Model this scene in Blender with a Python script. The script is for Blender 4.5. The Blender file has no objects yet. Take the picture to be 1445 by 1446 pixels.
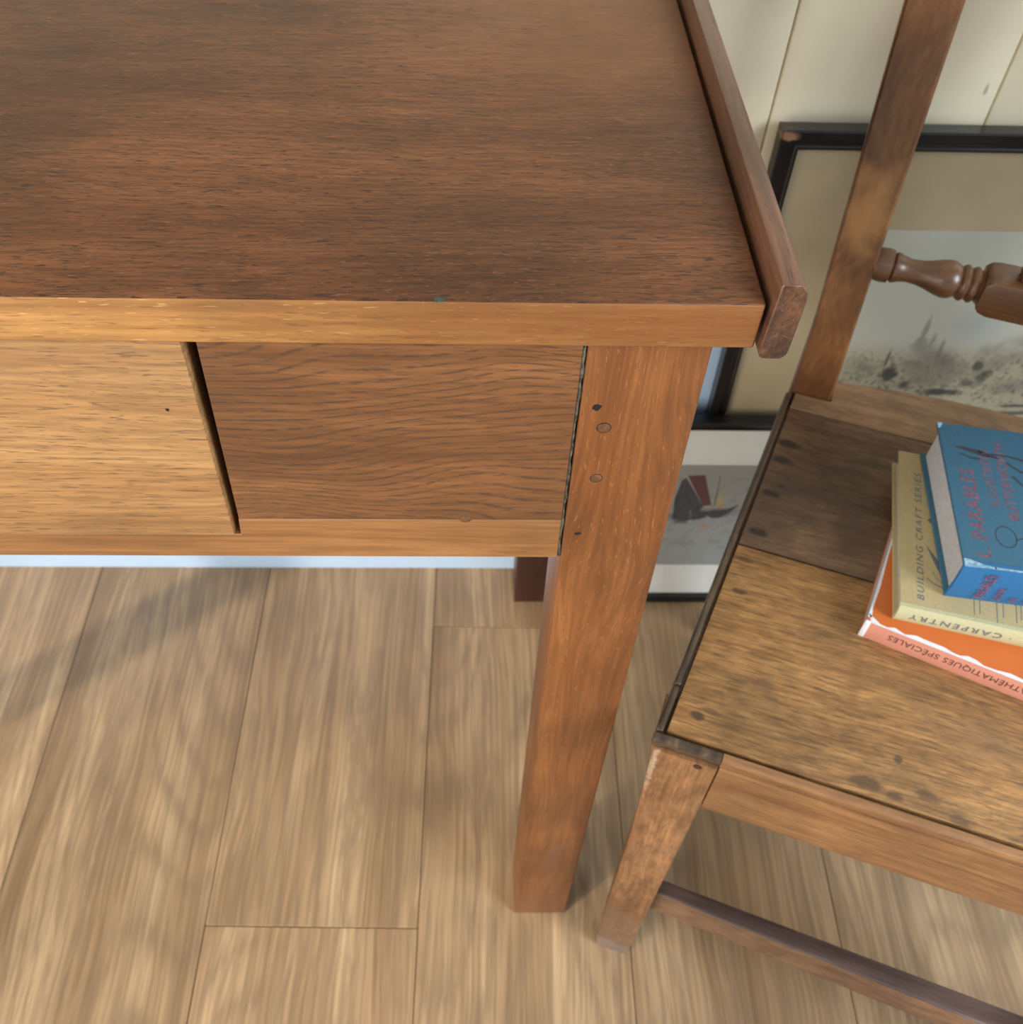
import bpy, bmesh, math, random
from mathutils import Vector, Matrix, Euler
random.seed(4)
S = bpy.context.scene
C = S.collection
# ------------------------------------------------------------------ camera
cd = bpy.data.cameras.new('camera'); cam = bpy.data.objects.new('camera', cd); C.objects.link(cam)
cam.location = (-0.0982, -0.2933, 0.9931)
cam.rotation_euler = (math.radians(39.4261), math.radians(-1.5356), math.radians(-0.8596))
cd.sensor_width = 36.0; cd.lens = 1383.708 / 1445 * 36
cd.shift_x = (722.5 - 700.56) / 1445; cd.shift_y = (703.156 - 723) / 1445
cd.clip_start = 0.02
cd.dof.use_dof = True; cd.dof.focus_distance = 0.40; cd.dof.aperture_fstop = 19.0
S.camera = cam
# ------------------------------------------------------------------ light
S.view_settings.view_transform = 'Standard'; S.view_settings.look = 'None'
S.view_settings.gamma = 1.0; S.view_settings.use_curve_mapping = False
S.view_settings.exposure = 0.0
wd = bpy.data.worlds.new('world'); S.world = wd; wd.use_nodes = True
wn = wd.node_tree; bgn = wn.nodes['Background']
bgn.inputs[0].default_value = (0.80, 0.90, 1.0, 1); bgn.inputs[1].default_value = 0.60

def lamp(name, kind, loc, target, energy, color, **kw):
    l = bpy.data.lights.new(name, kind); o = bpy.data.objects.new(name, l); C.objects.link(o)
    o.location = loc; o.rotation_euler = (Vector(target) - Vector(loc)).to_track_quat('-Z', 'Y').to_euler()
    l.energy = energy; l.color = color
    for k, v in kw.items(): setattr(l, k, v)
    return o
sd = Vector((0.81, 0.59, -0.66)).normalized()
lamp('sun', 'SUN', -sd * 4, (0, 0, 0), 2.4, (1.0, 0.90, 0.76), angle=math.radians(2.0))
lamp('window_light_front', 'AREA', (-1.75, -1.45, 1.0), (-0.3, 0, 0.5), 46, (1.0, 0.94, 0.86), shape='RECTANGLE', size=1.0, size_y=1.5)
lamp('window_light_side', 'AREA', (1.9, -1.5, 1.9), (0.2, 0.3, 0.6), 92, (0.82, 0.91, 1.0), shape='RECTANGLE', size=1.2, size_y=1.4)

# ------------------------------------------------------------------ node helpers
class NT:
    def __init__(s, name):
        s.m = bpy.data.materials.new(name); s.m.use_nodes = True; s.t = s.m.node_tree
        s.p = s.t.nodes['Principled BSDF']
    def n(s, ty): return s.t.nodes.new(ty)
    def put(s, sock, v):
        if v is None: return
        if hasattr(v, 'is_linked') or isinstance(v, bpy.types.NodeSocket): s.t.links.new(v, sock)
        else:
            if isinstance(v, (tuple, list)) and len(v) == 3 and sock.type == 'RGBA': v = (*v, 1)
            sock.default_value = v
    def math(s, op, a, b=None, c=None, clamp=False):
        n = s.n('ShaderNodeMath'); n.operation = op; n.use_clamp = clamp
        s.put(n.inputs[0], a); s.put(n.inputs[1], b); s.put(n.inputs[2], c); return n.outputs[0]
    def mix(s, f, a, b, mode='MIX'):
        n = s.n('ShaderNodeMix'); n.data_type = 'RGBA'; n.blend_type = mode
        s.put(n.inputs[0], f); s.put(n.inputs[6], a); s.put(n.inputs[7], b); return n.outputs[2]
    def noise(s, v, scale=1.0, detail=2.0, rough=0.5, dist=0.0):
        n = s.n('ShaderNodeTexNoise'); s.put(n.inputs['Vector'], v); n.inputs['Scale'].default_value = scale
        n.inputs['Detail'].default_value = detail; n.inputs['Roughness'].default_value = rough
        n.inputs['Distortion'].default_value = dist; return n.outputs[0]
    def step(s, v, a, b, lo=0.0, hi=1.0):
        n = s.n('ShaderNodeMapRange'); n.interpolation_type = 'SMOOTHSTEP'
        s.put(n.inputs[0], v); n.inputs[1].default_value = a; n.inputs[2].default_value = b
        n.inputs[3].default_value = lo; n.inputs[4].default_value = hi; return n.outputs[0]
    def comb(s, x, y, z):
        n = s.n('ShaderNodeCombineXYZ'); s.put(n.inputs[0], x); s.put(n.inputs[1], y); s.put(n.inputs[2], z); return n.outputs[0]
    def sep(s, v):
        n = s.n('ShaderNodeSeparateXYZ'); s.put(n.inputs[0], v); return n.outputs
    def obj(s): return s.n('ShaderNodeTexCoord').outputs['Object']
    def bump(s, h, strength, dist):
        n = s.n('ShaderNodeBump'); n.inputs['Strength'].default_value = strength; n.inputs['Distance'].default_value = dist
        s.put(n.inputs['Height'], h); return n.outputs[0]
    def spot(s, P, c, r, soft=0.45, wob=0.35, wscale=150):
        # a mark with its own outline: warped ellipsoid mask round c with radii r
        v = s.n('ShaderNodeVectorMath'); v.operation = 'SUBTRACT'; s.put(v.inputs[0], P); v.inputs[1].default_value = c
        d = s.n('ShaderNodeVectorMath'); d.operation = 'DIVIDE'; s.put(d.inputs[0], v.outputs[0]); d.inputs[1].default_value = r
        l = s.n('ShaderNodeVectorMath'); l.operation = 'LENGTH'; s.put(l.inputs[0], d.outputs[0])
        w = s.math('ADD', l.outputs['Value'], s.math('MULTIPLY', s.math('SUBTRACT', s.noise(P, wscale, 2), 0.5), wob * 2))
        return s.step(w, 1.0, soft, 0, 1)

def wood(name, dark, mid, light, pore=(0.03, 0.018, 0.01), axis='x', pamt=0.6, pth=0.60, pscale=(90, 1300),
         fig=(2.2, 38), figw=0.25, warp=0.006, streak=0.35, ring=None, blot=0.25, rough=0.42, spots=(), rand=True, bump=0.25, sscale=(14, 420),
         flecks=0.0, spec=0.5, coat=0.0, tint=0.0, mott=0.0, ringb=False, tilt=0.0, ramt=0.72, rdet=1.5):
    """Grain runs along `axis`; ring=(lines per metre, amplitude, gx, ga, sharpness) adds cathedral lines."""
    s = NT(name); P = s.obj(); X = s.sep(P)
    g, a, b = {'x': (X[0], X[1], X[2]), 'y': (X[1], X[0], X[2]), 'z': (X[2], X[0], X[1])}[axis]
    rnd = s.n('ShaderNodeObjectInfo').outputs['Random'] if rand else 0.37
    g = s.math('ADD', g, s.math('MULTIPLY', rnd, 7.3)); b = s.math('ADD', b, s.math('MULTIPLY', rnd, 3.1))
    wv = s.comb(s.math('MULTIPLY', g, 3.0), s.math('MULTIPLY', a, 9.0), s.math('MULTIPLY', b, 9.0))
    wn_ = s.math('MULTIPLY', s.math('SUBTRACT', s.noise(wv, 1.0, 2), 0.5), warp * 6)
    a2 = s.math('ADD', a, wn_); b2 = s.math('ADD', b, s.math('MULTIPLY', wn_, 0.6))
    def V(kg, ka): return s.comb(s.math('MULTIPLY', g, kg), s.math('MULTIPLY', a2, ka), s.math('MULTIPLY', b2, ka))
    f = s.noise(V(*fig), 1.0, 3, 0.55)
    col = s.mix(s.step(f, 0.5 - figw, 0.5 + figw), dark, light)
    col = s.mix(s.step(s.noise(V(fig[0] * 1.7, fig[1] * 2.3), 1.0, 2), 0.3, 0.7, 0, 0.6), col, mid)
    st = s.noise(V(*sscale), 1.0, 3, 0.6)
    k = s.step(st, 0.32, 0.68, 1 - streak * 0.55, 1 + streak * 0.4)
    col = s.mix(1.0, col, s.comb(k, k, k), 'MULTIPLY')
    pn = s.noise(V(*pscale), 1.0, 1.5, 0.55)
    pores = s.step(pn, pth, pth + 0.08)
    if ring:
        fr, am, kg, ka, sh = ring
        base = s.math('MULTIPLY', s.math('ADD', s.math('MULTIPLY_ADD', g, tilt, b2 if ringb else a2), s.math('MULTIPLY', s.math('SUBTRACT', s.noise(s.comb(s.math('MULTIPLY', g, kg), s.math('MULTIPLY', a, ka), s.math('MULTIPLY', b, ka)), 1.0, rdet, 0.35), 0.5), am)), fr * 6.283)
        sw = s.math('MULTIPLY_ADD', s.math('SINE', base), 0.5, 0.5)
        line = s.math('POWER', sw, sh)
        brk = s.step(s.noise(V(pscale[0] * 1.3, pscale[1] * 0.35), 1.0, 2), 0.36, 0.58, 0.25, 1)
        line = s.math('MULTIPLY', line, brk)
        col = s.mix(s.math('MULTIPLY', line, ramt), col, s.mix(0.35, pore, dark))
    if blot:
        bn = s.noise(P, 11, 2, 0.5); bk = s.step(bn, 0.3, 0.7, 1 - blot, 1 + blot * 0.6)
        col = s.mix(1.0, col, s.comb(bk, s.math('MULTIPLY_ADD', bk, 0.93, 0.06), s.math('MULTIPLY_ADD', bk, 0.85, 0.12)), 'MULTIPLY')
    if mott:
        mn = s.noise(s.comb(s.math('MULTIPLY', g, 60), s.math('MULTIPLY', a2, 150), s.math('MULTIPLY', b2, 150)), 1.0, 4, 0.7)
        mk = s.step(mn, 0.35, 0.68, 1 + mott * 0.4, 1 - mott); col = s.mix(1.0, col, s.comb(mk, mk, mk), 'MULTIPLY')
    col = s.mix(s.math('MULTIPLY', pores, pamt), col, pore)
    if flecks:
        fl = s.step(s.noise(V(pscale[0] * 1.4, pscale[1] * 0.9), 1.0, 1), 0.66, 0.72, 0, flecks)
        col = s.mix(fl, col, tuple(min(1, c * 1.9 + .05) for c in light))
    if tint:
        tk = s.math('MULTIPLY_ADD', s.math('SUBTRACT', rnd, 0.5), tint, 1.0); col = s.mix(1.0, col, s.comb(tk, tk, tk), 'MULTIPLY')
    for sp in spots:
        c, r, sc, am = sp[:4]
        col = s.mix(s.math('MULTIPLY', s.spot(P, c, r, *(sp[4:] or ())), am), col, sc)
    s.put(s.p.inputs['Base Color'], col)
    s.put(s.p.inputs['Roughness'], s.math('ADD', rough - 0.06, s.math('MULTIPLY', s.noise(P, 60, 3), 0.12)))
    s.p.inputs['Specular IOR Level'].default_value = spec
    if coat: s.p.inputs['Coat Weight'].default_value = coat; s.p.inputs['Coat Roughness'].default_value = 0.22
    h = s.math('SUBTRACT', s.math('MULTIPLY', st, 0.3), pores)
    s.put(s.p.inputs['Normal'], s.bump(h, bump, 0.0004))
    return s.m

def plain(name, col, rough=0.6, var=0.12, scale=40, spec=0.4, bump=0.0, spots=(), col2=None):
    s = NT(name); P = s.obj(); n_ = s.noise(P, scale, 3, 0.6)
    c2 = col2 or tuple(c * (1 - var * 2) for c in col)
    c = s.mix(s.step(n_, 0.3, 0.7), c2, col)
    for sp in spots:
        c = s.mix(s.math('MULTIPLY', s.spot(P, sp[0], sp[1], *(sp[4:] or ())), sp[3]), c, sp[2])
    s.put(s.p.inputs['Base Color'], c); s.p.inputs['Roughness'].default_value = rough
    s.p.inputs['Specular IOR Level'].default_value = spec
    if bump: s.put(s.p.inputs['Normal'], s.bump(n_, bump, 0.001))
    return s.m

# ------------------------------------------------------------------ geometry helpers
def finish(name, bm, mat, parent=None, smooth=True, mats=None):
    bmesh.ops.recalc_face_normals(bm, faces=bm.faces)
    me = bpy.data.meshes.new(name); bm.to_mesh(me); bm.free()
    for m_ in (mats or [mat]): me.materials.append(m_)
    if smooth:
        for p in me.polygons: p.use_smooth = True
        try: me.set_sharp_from_angle(angle=math.radians(35))
        except Exception: pass
    o = bpy.data.objects.new(name, me); C.objects.link(o)
    if parent: o.parent = parent
    return o
def bevel_all(bm, r, seg=2, edges=None):
    if r > 0: bmesh.ops.bevel(bm, geom=list(edges or bm.edges), offset=r, segments=seg, affect='EDGES', profile=0.5)
def box(x0, x1, y0, y1, z0, z1, r=0.0008, seg=2, bm=None):
    own = bm is None; b = bmesh.new()
    vs = [b.verts.new((x, y, z)) for z in (z0, z1) for y in (y0, y1) for x in (x0, x1)]
    for f in ((0, 1, 3, 2), (4, 6, 7, 5), (0, 4, 5, 1), (2, 3, 7, 6), (0, 2, 6, 4), (1, 5, 7, 3)): b.faces.new([vs[i] for i in f])
    bevel_all(b, r, seg)
    if own: return b
    me = bpy.data.meshes.new('t'); b.to_mesh(me); b.free(); bm.from_mesh(me); bpy.data.meshes.remove(me); return bm
def hexa(bottom, top, r=0.001, seg=2):
    """solid from two quads (each 4 points, same order)"""
    b = bmesh.new(); A = [b.verts.new(p) for p in bottom]; B = [b.verts.new(p) for p in top]
    b.faces.new(A); b.faces.new(B)
    for i in range(4): b.faces.new((A[i], A[(i + 1) % 4], B[(i + 1) % 4], B[i]))
    bmesh.ops.recalc_face_normals(b, faces=b.faces); bevel_all(b, r, seg); return b
def prism(poly, d0, d1, axis='y', r=0.0, seg=2):
    """extrude 2-D polygon; axis y: poly in xz; axis z: poly in xy; axis x: poly in yz"""
    f = {'y': lambda p, d: (p[0], d, p[1]), 'z': lambda p, d: (p[0], p[1], d), 'x': lambda p, d: (d, p[0], p[1])}[axis]
    b = bmesh.new(); A = [b.verts.new(f(p, d0)) for p in poly]; B = [b.verts.new(f(p, d1)) for p in poly]
    b.faces.new(A); b.faces.new(B); n = len(poly)
    for i in range(n): b.faces.new((A[i], A[(i + 1) % n], B[(i + 1) % n], B[i]))
    bmesh.ops.recalc_face_normals(b, faces=b.faces); bevel_all(b, r, seg); return b
def lathe(profile, origin, axis='x', seg=28):
    """profile = [(distance along the axis, radius)]"""
    b = bmesh.new(); rings = []
    for t, r in profile:
        R_ = []
        for i in range(seg):
            an = 2 * math.pi * i / seg; c_, s_ = math.cos(an) * r, math.sin(an) * r
            v = {'x': (t, c_, s_), 'z': (c_, s_, t), 'y': (c_, t, s_)}[axis]
            R_.append(b.verts.new(Vector(origin) + Vector(v)))
        rings.append(R_)
    for A, B in zip(rings, rings[1:]):
        for i in range(seg): b.faces.new((A[i], A[(i + 1) % seg], B[(i + 1) % seg], B[i]))
    b.faces.new(rings[0]); b.faces.new(rings[-1]); return b
def disc(c, r, depth, normal='y', seg=18, dome=0.25):
    pr = [(0, r), (-depth * (1 - dome), r), (-depth, r * 0.82)] if normal == 'y' else [(0, r), (depth * (1 - dome), r), (depth, r * 0.82)]
    return lathe(pr, c, normal, seg)
def ragged(c, r, normal='y', depth=0.0002, seg=14, stretch=(1, 1)):
    b = bmesh.new(); A, B = [], []
    for i in range(seg):
        an = 2 * math.pi * i / seg; q = r * random.uniform(0.72, 1.1)
        u, v = math.cos(an) * q * stretch[0], math.sin(an) * q * stretch[1]
        if normal == 'y': A.append(b.verts.new((c[0] + u, c[1] + depth, c[2] + v))); B.append(b.verts.new((c[0] + u, c[1] - depth, c[2] + v)))
        else: A.append(b.verts.new((c[0] + u, c[1] + v, c[2] - depth))); B.append(b.verts.new((c[0] + u, c[1] + v, c[2] + depth)))
    b.faces.new(A); b.faces.new(B)
    for i in range(seg): b.faces.new((A[i], A[(i + 1) % seg], B[(i + 1) % seg], B[i]))
    return b
def empty(name, loc, label, cat, rz=0.0, group=None):
    o = bpy.data.objects.new(name, None); C.objects.link(o); o.location = loc; o.rotation_euler = (0, 0, rz)
    o.empty_display_size = 0.05; o['label'] = label; o['category'] = cat
    if group: o['group'] = group
    return o
def kind(o, k='structure'): o['kind'] = k; return o
def text(name, body, mat, parent, origin, xdir, ydir, size, spacing=1.0, squash=1.0, depth=0.00008, shear=0.0, length=None):
    cu = bpy.data.curves.new(name, 'FONT'); cu.body = body; cu.size = size; cu.space_character = spacing
    cu.extrude = depth; cu.shear = shear; cu.resolution_u = 3
    t = bpy.data.objects.new(name, cu); C.objects.link(t); bpy.context.view_layer.update()
    me = bpy.data.meshes.new_from_object(t.evaluated_get(bpy.context.evaluated_depsgraph_get()))
    bpy.data.objects.remove(t)
    if length: squash = length / max(v.co.x for v in me.vertices)
    x = Vector(xdir).normalized(); y = Vector(ydir).normalized(); z = x.cross(y)
    M = Matrix(((x[0] * squash, y[0], z[0], origin[0]), (x[1] * squash, y[1], z[1], origin[1]), (x[2] * squash, y[2], z[2], origin[2]), (0, 0, 0, 1)))
    me.transform(M); me.name = name; me.materials.clear(); me.materials.append(mat)
    o = bpy.data.objects.new(name, me); C.objects.link(o); o.parent = parent; return o

# ------------------------------------------------------------------ materials
W_TOP = wood('tabletop_wood', (0.088, 0.029, 0.010), (0.130, 0.045, 0.016), (0.178, 0.068, 0.026), axis='x', pamt=0.85, pth=0.565,
             pscale=(150, 1500), fig=(4, 34), blot=0.26, rough=0.40, rand=False, streak=0.50, sscale=(45, 600), flecks=0.25, pore=(0.035, 0.016, 0.010), coat=0.0, spec=0.24,
             spots=[((-0.02, 0.25, 0.76), (0.13, 0.17, 0.05), (0.17, 0.060, 0.016), 0.55, 0.1, 0.5, 10)])  # dark orange reflection painted into the top's far right
W_EDGE = wood('tabletop_edge_wood', (0.26, 0.110, 0.030), (0.40, 0.185, 0.054), (0.54, 0.275, 0.090), axis='x', pamt=0.5, pth=0.60,
              pscale=(90, 1300), fig=(3, 90), blot=0.15, rough=0.38, rand=False, flecks=0.30, pore=(0.14, 0.065, 0.03),
              spots=[((0.02, -0.008, 0.75), (0.30, 0.05, 0.05), (0.19, 0.060, 0.014), 0.85, 0.0, 0.15, 30)])  # fading light from the left painted in, with redder wood at the right
W_PANEL = wood('oak_panel_wood', (0.125, 0.048, 0.016), (0.188, 0.074, 0.025), (0.26, 0.108, 0.038), axis='x', pamt=0.45, pth=0.60,
               pscale=(110, 1100), fig=(4, 60), ring=(200, 0.085, 7.5, 11, 7.0), ringb=True, tilt=-0.05, ramt=0.95, sscale=(30, 500), blot=0.15, rough=0.45, warp=0.004, pore=(0.055, 0.035, 0.024))
W_DRAWER = wood('drawer_wood', (0.30, 0.140, 0.048), (0.42, 0.210, 0.076), (0.54, 0.295, 0.118), axis='x', pamt=0.75, pth=0.59,
                pscale=(80, 1200), ringb=True, ring=(150, 0.02, 3, 6, 3.0), ramt=0.3, sscale=(20, 500), fig=(2.5, 45), blot=0.12, rough=0.42, pore=(0.16, 0.085, 0.045), warp=0.006)
W_RAIL = wood('apron_rail_wood', (0.22, 0.090, 0.027), (0.285, 0.122, 0.039), (0.35, 0.16, 0.055), axis='x', pamt=0.4, pth=0.62, rand=False,
              pscale=(60, 1100), fig=(2.5, 70), blot=0.12, rough=0.45, pore=(0.16, 0.085, 0.045))
W_LEG = wood('table_leg_wood', (0.150, 0.047, 0.011), (0.210, 0.071, 0.018), (0.28, 0.103, 0.029), axis='z', pamt=0.5, pth=0.60,
             pscale=(110, 1000), fig=(5, 55), blot=0.22, rough=0.40, pore=(0.16, 0.055, 0.02), warp=0.010, flecks=0.22, rand=False,
             spots=[((-0.022, 0.0, 0.16), (0.010, 0.01, 0.045), (0.16, 0.07, 0.04), 0.45, 0.2, 0.5, 40), ((-0.025, 0.0, 0.0), (0.09, 0.09, 0.10), (0.20, 0.09, 0.042), 0.6, 0.1, 0.3, 20)])
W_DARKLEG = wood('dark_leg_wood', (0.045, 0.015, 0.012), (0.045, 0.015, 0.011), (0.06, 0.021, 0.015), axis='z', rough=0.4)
W_LIP = wood('edge_strip_wood', (0.085, 0.036, 0.020), (0.120, 0.053, 0.030), (0.17, 0.078, 0.045), axis='y', pamt=0.5, rough=0.36, coat=0.2, rand=False, fig=(3, 120))
W_LIPEND = wood('end_grain_wood', (0.055, 0.021, 0.009), (0.085, 0.034, 0.014), (0.14, 0.060, 0.024), axis='y', pamt=0.55, rough=0.6, rand=False,
                pscale=(90, 900), fig=(3, 160), mott=0.5, flecks=0.3)
W_SEAT = wood('seat_board_wood', (0.26, 0.122, 0.038), (0.36, 0.180, 0.060), (0.47, 0.255, 0.094), axis='x', pamt=0.62, pth=0.57, pscale=(60, 1100),
              fig=(5, 70), sscale=(30, 500), ring=(300, 0.03, 5, 9, 5.0), ramt=0.5, blot=0.28, rough=0.5, mott=0.30, rand=False, warp=0.004, pore=(0.10, 0.058, 0.028), bump=0.4,
              spots=[((0.1237, 0.008, 0.44), (0.014, 0.006, 0.02), (0.085, 0.045, 0.022), 0.85), ((0.1405, 0.005, 0.44), (0.008, 0.004, 0.02), (0.10, 0.05, 0.025), 0.8),
                     ((0.160, 0.012, 0.44), (0.010, 0.004, 0.02), (0.11, 0.055, 0.03), 0.75), ((0.141, 0.030, 0.44), (0.0035, 0.004, 0.02), (0.07, 0.045, 0.025), 0.8),
                     ((0.178, 0.003, 0.44), (0.007, 0.004, 0.02), (0.11, 0.055, 0.03), 0.7),
                     ((0.020, 0.0165, 0.44), (0.006, 0.004, 0.02), (0.05, 0.035, 0.02), 0.85), ((0.0276, 0.022, 0.44), (0.010, 0.003, 0.02), (0.09, 0.05, 0.025), 0.7),
                     ((0.028, 0.118, 0.44), (0.008, 0.003, 0.02), (0.07, 0.035, 0.02), 0.8), ((0.026, 0.146, 0.44), (0.009, 0.003, 0.02), (0.08, 0.04, 0.02), 0.7),
                     ((0.11, 0.070, 0.44), (0.006, 0.035, 0.02), (0.20, 0.085, 0.032), 0.45, 0.2, 0.4, 60), ((0.085, 0.098, 0.44), (0.04, 0.006, 0.02), (0.19, 0.09, 0.04), 0.35, 0.2, 0.4, 60),
                     ((0.055, 0.052, 0.44), (0.012, 0.006, 0.02), (0.15, 0.07, 0.035), 0.5), ((0.19, 0.06, 0.44), (0.05, 0.02, 0.02), (0.20, 0.11, 0.055), 0.4, 0.2, 0.5, 50)])
W_SEAT2 = wood('seat_board_dark_wood', (0.10, 0.052, 0.027), (0.145, 0.078, 0.038), (0.20, 0.112, 0.055), axis='x', pamt=0.5, pth=0.58, pscale=(40, 700),
               fig=(5, 60), blot=0.35, rough=0.5, mott=0.30, rand=False, pore=(0.05, 0.028, 0.016), bump=0.4,
               spots=[((0.0385, 0.268, 0.44), (0.012, 0.006, 0.02), (0.022, 0.014, 0.010), 0.95), ((0.036, 0.2498, 0.44), (0.010, 0.005, 0.02), (0.025, 0.016, 0.012), 0.95),
                      ((0.034, 0.2136, 0.44), (0.009, 0.0045, 0.02), (0.022, 0.014, 0.010), 0.95), ((0.040, 0.223, 0.44), (0.004, 0.003, 0.02), (0.03, 0.018, 0.012), 0.8),
                      ((0.031, 0.1736, 0.44), (0.010, 0.0045, 0.02), (0.022, 0.012, 0.014), 0.95), ((0.095, 0.195, 0.44), (0.02, 0.03, 0.02), (0.06, 0.032, 0.018), 0.6, 0.2, 0.5, 60)])
W_SEAT3 = wood('seat_rear_board_wood', (0.17, 0.088, 0.040), (0.22, 0.120, 0.056), (0.28, 0.16, 0.078), axis='x', pamt=0.4, pscale=(40, 700),
               fig=(5, 50), blot=0.30, rough=0.5, mott=0.2, rand=False, pore=(0.09, 0.05, 0.028))
W_MOULD = wood('seat_moulding_wood', (0.045, 0.027, 0.015), (0.075, 0.046, 0.025), (0.135, 0.085, 0.046), axis='y', pamt=0.5, rough=0.35, rand=False, mott=0.4, fig=(6, 140))
W_CRAIL = wood('chair_rail_wood', (0.23, 0.100, 0.036), (0.30, 0.140, 0.054), (0.37, 0.19, 0.078), axis='x', pamt=0.42, pth=0.59, pscale=(50, 900),
               fig=(4, 70), blot=0.2, rough=0.42, rand=False, pore=(0.16, 0.075, 0.035), warp=0.005, mott=0.15)
W_CLEG = wood('chair_leg_wood', (0.22, 0.098, 0.036), (0.29, 0.135, 0.054), (0.36, 0.180, 0.078), axis='z', pamt=0.35, pscale=(80, 500), fig=(9, 40),
              blot=0.3, rough=0.5, rand=False, mott=0.3, pore=(0.15, 0.07, 0.035),
              spots=[((0.02, 0.0, 0.0), (0.08, 0.08, 0.055), (0.24, 0.20, 0.18), 0.75, 0.3, 0.5, 60), ((0.02, 0.0, 0.07), (0.05, 0.05, 0.075), (0.17, 0.11, 0.075), 0.5, 0.3, 0.5, 40),
                     ((0.002, -0.008, 0.40), (0.003, 0.004, 0.06), (0.62, 0.48, 0.34), 0.6, 0.3, 0.8, 300)])
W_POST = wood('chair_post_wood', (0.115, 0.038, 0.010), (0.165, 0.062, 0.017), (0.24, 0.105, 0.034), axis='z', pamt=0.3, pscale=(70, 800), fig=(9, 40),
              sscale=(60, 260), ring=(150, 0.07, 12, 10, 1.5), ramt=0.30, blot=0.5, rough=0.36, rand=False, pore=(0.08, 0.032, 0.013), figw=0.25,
              spots=[((0.045, 0.33, 0.45), (0.05, 0.03, 0.05), (0.085, 0.028, 0.010), 0.7, 0.1, 0.4, 40), ((0.042, 0.345, 0.60), (0.03, 0.04, 0.045), (0.34, 0.165, 0.052), 0.6, 0.1, 0.7, 60)])  # table's shadow painted near the seat; lit middle band painted lighter, with wood figure
W_TURN = wood('turned_rail_wood', (0.085, 0.032, 0.011), (0.12, 0.049, 0.018), (0.165, 0.075, 0.029), axis='x', pamt=0.35, pscale=(50, 600), fig=(8, 70),
              blot=0.25, rough=0.32, rand=False, coat=0.3)
W_STRETCH = wood('stretcher_wood', (0.17, 0.085, 0.045), (0.22, 0.115, 0.060), (0.29, 0.155, 0.082), axis='x', pamt=0.4, pscale=(30, 600), fig=(4, 70),
                 blot=0.3, rough=0.45, rand=False, mott=0.2)
W_STRETCHTOP = wood('stretcher_top_wood', (0.055, 0.032, 0.026), (0.085, 0.050, 0.040), (0.14, 0.085, 0.065), axis='x', pamt=0.3, pscale=(30, 600), fig=(4, 90),
                 blot=0.3, rough=0.36, rand=False)
W_FLOOR = wood('floorboard_laminate', (0.225, 0.132, 0.066), (0.340, 0.216, 0.115), (0.465, 0.318, 0.180), axis='y', pamt=0.30, pth=0.58, pscale=(25, 500),
               fig=(1.2, 20), figw=0.20, ring=(34, 0.95, 1.0, 5.5, 2.2), rdet=0.8, ramt=0.62, blot=0.10, rough=0.36, warp=0.006, streak=0.42, sscale=(3.5, 260), pore=(0.24, 0.16, 0.10), bump=0.05, tint=0.22, coat=0.1)
CREAM = plain('cream_painted_board', (0.88, 0.78, 0.56), 0.42, 0.05, 8, 0.5, 0.05,
              spots=[((0.225, 0.41, 0.68), (0.008, 0.05, 0.03), (0.50, 0.38, 0.22), 0.35, 0.1, 0.6, 60), ((0.235, 0.41, 0.625), (0.004, 0.05, 0.014), (0.42, 0.31, 0.17), 0.45),
                     ((0.300, 0.41, 0.62), (0.002, 0.05, 0.006), (0.25, 0.19, 0.12), 0.6), ((0.318, 0.41, 0.712), (0.005, 0.05, 0.002), (0.30, 0.22, 0.14), 0.6)])
SKIRT = plain('pale_skirting_skylight_tint', (0.50, 0.66, 0.86), 0.4, 0.05, 8, 0.5)  # pale paint with the blue of the skylight mixed into its colour
BLACK = plain('black_lacquer', (0.010, 0.008, 0.007), 0.28, 0.2, 60, 0.6, spots=[((0.0055, 0.0, 0.592), (0.010, 0.03, 0.005), (0.30, 0.16, 0.09), 0.8)])
DARKHOLE = plain('dark_nail_hole', (0.012, 0.009, 0.007), 0.8)
PEGM = wood('peg_end_grain', (0.10, 0.042, 0.016), (0.15, 0.065, 0.026), (0.22, 0.10, 0.045), axis='y', pscale=(60, 900), pamt=0.4, mott=0.4, rough=0.5)
FILLER = plain('grey_green_filler', (0.15, 0.14, 0.10), 0.8, 0.42, 300, 0.3, 0.3)
GREEN = plain('green_paint_speck', (0.05, 0.11, 0.08), 0.7, 0.3, 800)
PAPERW = plain('page_edges', (0.47, 0.46, 0.47), 0.8, 0.08, 300, 0.2)
BLUEC = plain('blue_book_cloth', (0.042, 0.130, 0.205), 0.55, 0.06, 500, 0.35, 0.1)
BLUES = plain('blue_book_spine_cloth', (0.025, 0.145, 0.33), 0.55, 0.06, 500, 0.35, 0.1)
BLUEW = plain('rubbed_blue_cloth', (0.35, 0.52, 0.60), 0.7, 0.2, 400, col2=(0.10, 0.25, 0.42))
TANC = plain('buff_book_cloth', (0.45, 0.36, 0.185), 0.6, 0.05, 500, 0.3, 0.1)
TANS = plain('buff_spine_cloth', (0.54, 0.50, 0.29), 0.6, 0.05, 500, 0.3, 0.1)
ORNG = plain('orange_paper_cover', (0.62, 0.15, 0.030), 0.5, 0.03, 60)
PINK = plain('faded_pink_spine', (0.70, 0.30, 0.21), 0.5, 0.03, 60)
CHIP = plain('chipped_white_paper', (0.80, 0.80, 0.84), 0.7, 0.05, 100)
INKK = plain('black_ink', (0.035, 0.04, 0.05), 0.6)
INKG = plain('slate_ink', (0.13, 0.16, 0.19), 0.6)
INKR = plain('red_ink', (0.27, 0.085, 0.11), 0.6, 0.25, 500)
INKB = plain('brown_ink', (0.12, 0.05, 0.035), 0.6)

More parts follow.
